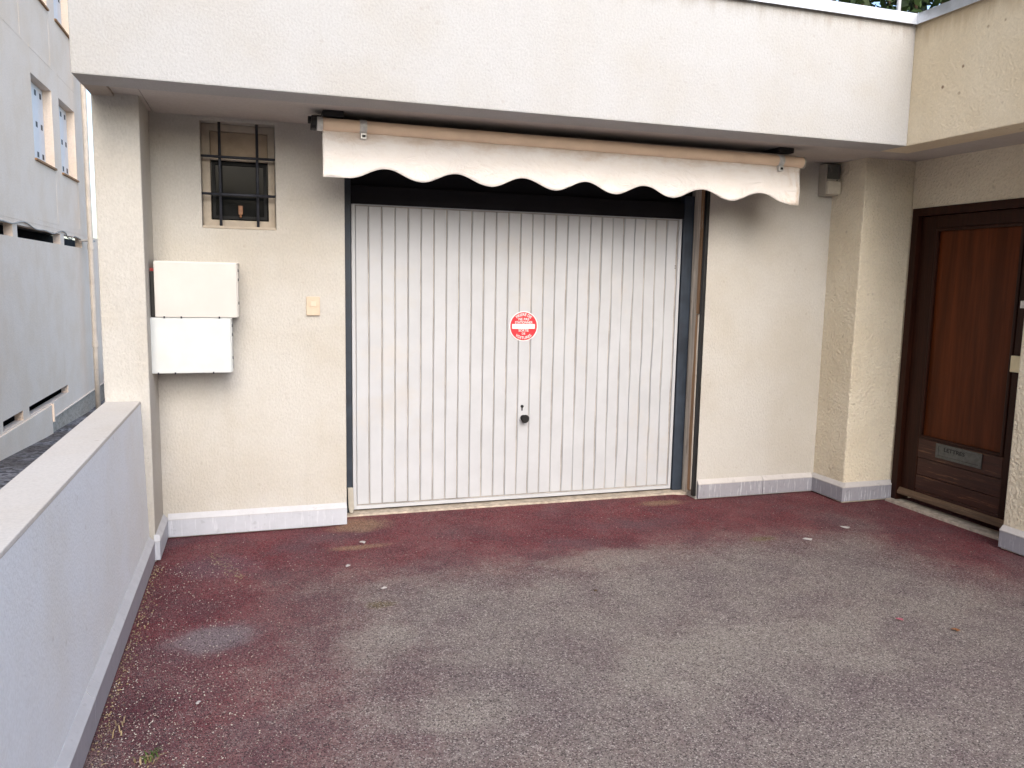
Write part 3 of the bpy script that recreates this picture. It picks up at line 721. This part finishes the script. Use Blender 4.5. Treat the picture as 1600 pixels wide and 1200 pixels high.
def scrap(x, y, s, m, name, label, cat, group=None):
    mb = MB(); n = 9; ph = random.uniform(0, 6); vs = [(x, y, .012)]
    for k in range(n):
        a = 2*PI*k/n; rr = s*(.55+.45*random.random())*(1 if abs(math.cos(a-ph)) > .5 else .55); vs.append((x+rr*math.cos(a), y+rr*math.sin(a), .004+.003*random.random()))
    mb.add(vs, [(0, 1+k, 1+(k+1) % n) for k in range(n)])
    o = mb.build(name, m); md = o.modifiers.new('t', 'SOLIDIFY'); md.thickness = .001; tag(o, label, cat, group)
GS = 'white paper scraps on the asphalt'
for x, y, s, lab in ((2.013, -.383, .030, 'white torn scrap on the red asphalt nearest the left foot of the garage door'),
                     (1.885, -.753, .022, 'small white scrap on the red asphalt right of the dry grass tuft'),
                     (2.024, -1.115, .020, 'white scrap on the asphalt where red turns grey in front of the garage'),
                     (4.62, -1.0, .035, 'thin white scrap on the asphalt in front of the right pilaster'),
                     (5.02, -.86, .040, 'pale smeared scrap on the red asphalt nearest the entrance door'),
                     (1.22, -2.02, .014, 'tiny white scrap lying among the grit by the low wall')):
    scrap(x, y, s, m_scrap, 'paper_scrap', lab, 'scrap', GS)
scrap(4.428, -2.269, .022, m_deadleaf, 'fallen_leaf', 'brown fallen leaf on the grey asphalt at right', 'leaf')
scrap(4.265, -2.110, .020, m_petal, 'fallen_petal', 'pink petal on the grey asphalt left of the brown leaf', 'petal')
scrap(3.03, -1.42, .018, m_twig, 'fallen_twig', 'small dark crumb lying on the asphalt in front of the garage door', 'twig')
def tuft(x, y, n, h, m, sp):
    mb = MB()
    for _ in range(n):
        bx, by = x+random.gauss(0, sp), y+random.gauss(0, sp); a = random.uniform(0, 2*PI); l = h*random.uniform(.5, 1.2); w = .0025
        dx, dy = math.cos(a), math.sin(a); lean = random.uniform(.3, 1.1)
        p0 = Vector((bx, by, 0)); p1 = p0+Vector((dx*l*.35*lean, dy*l*.35*lean, l*.6)); p2 = p0+Vector((dx*l*lean, dy*l*lean, l*.65)); q = Vector((-dy, dx, 0))*w
        mb.add([p0-q, p0+q, p1+q, p1-q, p2], [(0,1,2,3),(3,2,4)])
    return mb
T = thing('weed', (1.086, -2.344, 0), 'small green weed with yellow blades at the bottom edge near the low wall', 'weed')
tuft(1.095, -2.335, 22, .032, m_grass, .012).build('green_blades', m_grass, T)['kind'] = 'stuff'; tuft(1.09, -2.36, 10, .038, m_dry, .015).build('dry_blades', m_dry, T)['kind'] = 'stuff'
T = thing('dry_grass', (1.25, -.5, 0), 'wisp of dry straw lying on the red asphalt by the left corner', 'dry grass')
mb = MB()
for _ in range(60):
    t = random.random(); x = 1.17+.16*t+random.gauss(0, .02); y = -.36-.42*t+random.gauss(0, .03); a = random.gauss(-1.1, .5); l = random.uniform(.01, .035)
    q = Vector((-math.sin(a), math.cos(a), 0))*.0015; p = Vector((x, y, .004)); d = Vector((math.cos(a)*l, math.sin(a)*l, .004*random.random()))
    mb.add([p-q, p+q, p+d+q, p+d-q], [(0,1,2,3)])
mb.build('straw', m_dry, T)['kind'] = 'stuff'
T = thing('dry_stalk', (.985, -2.12, 0), 'pale dry stalk tuft beside the low wall skirting in the lower left', 'dry grass')
tuft(.965, -2.12, 8, .035, m_dry, .02).build('straw', m_dry, T)['kind'] = 'stuff'
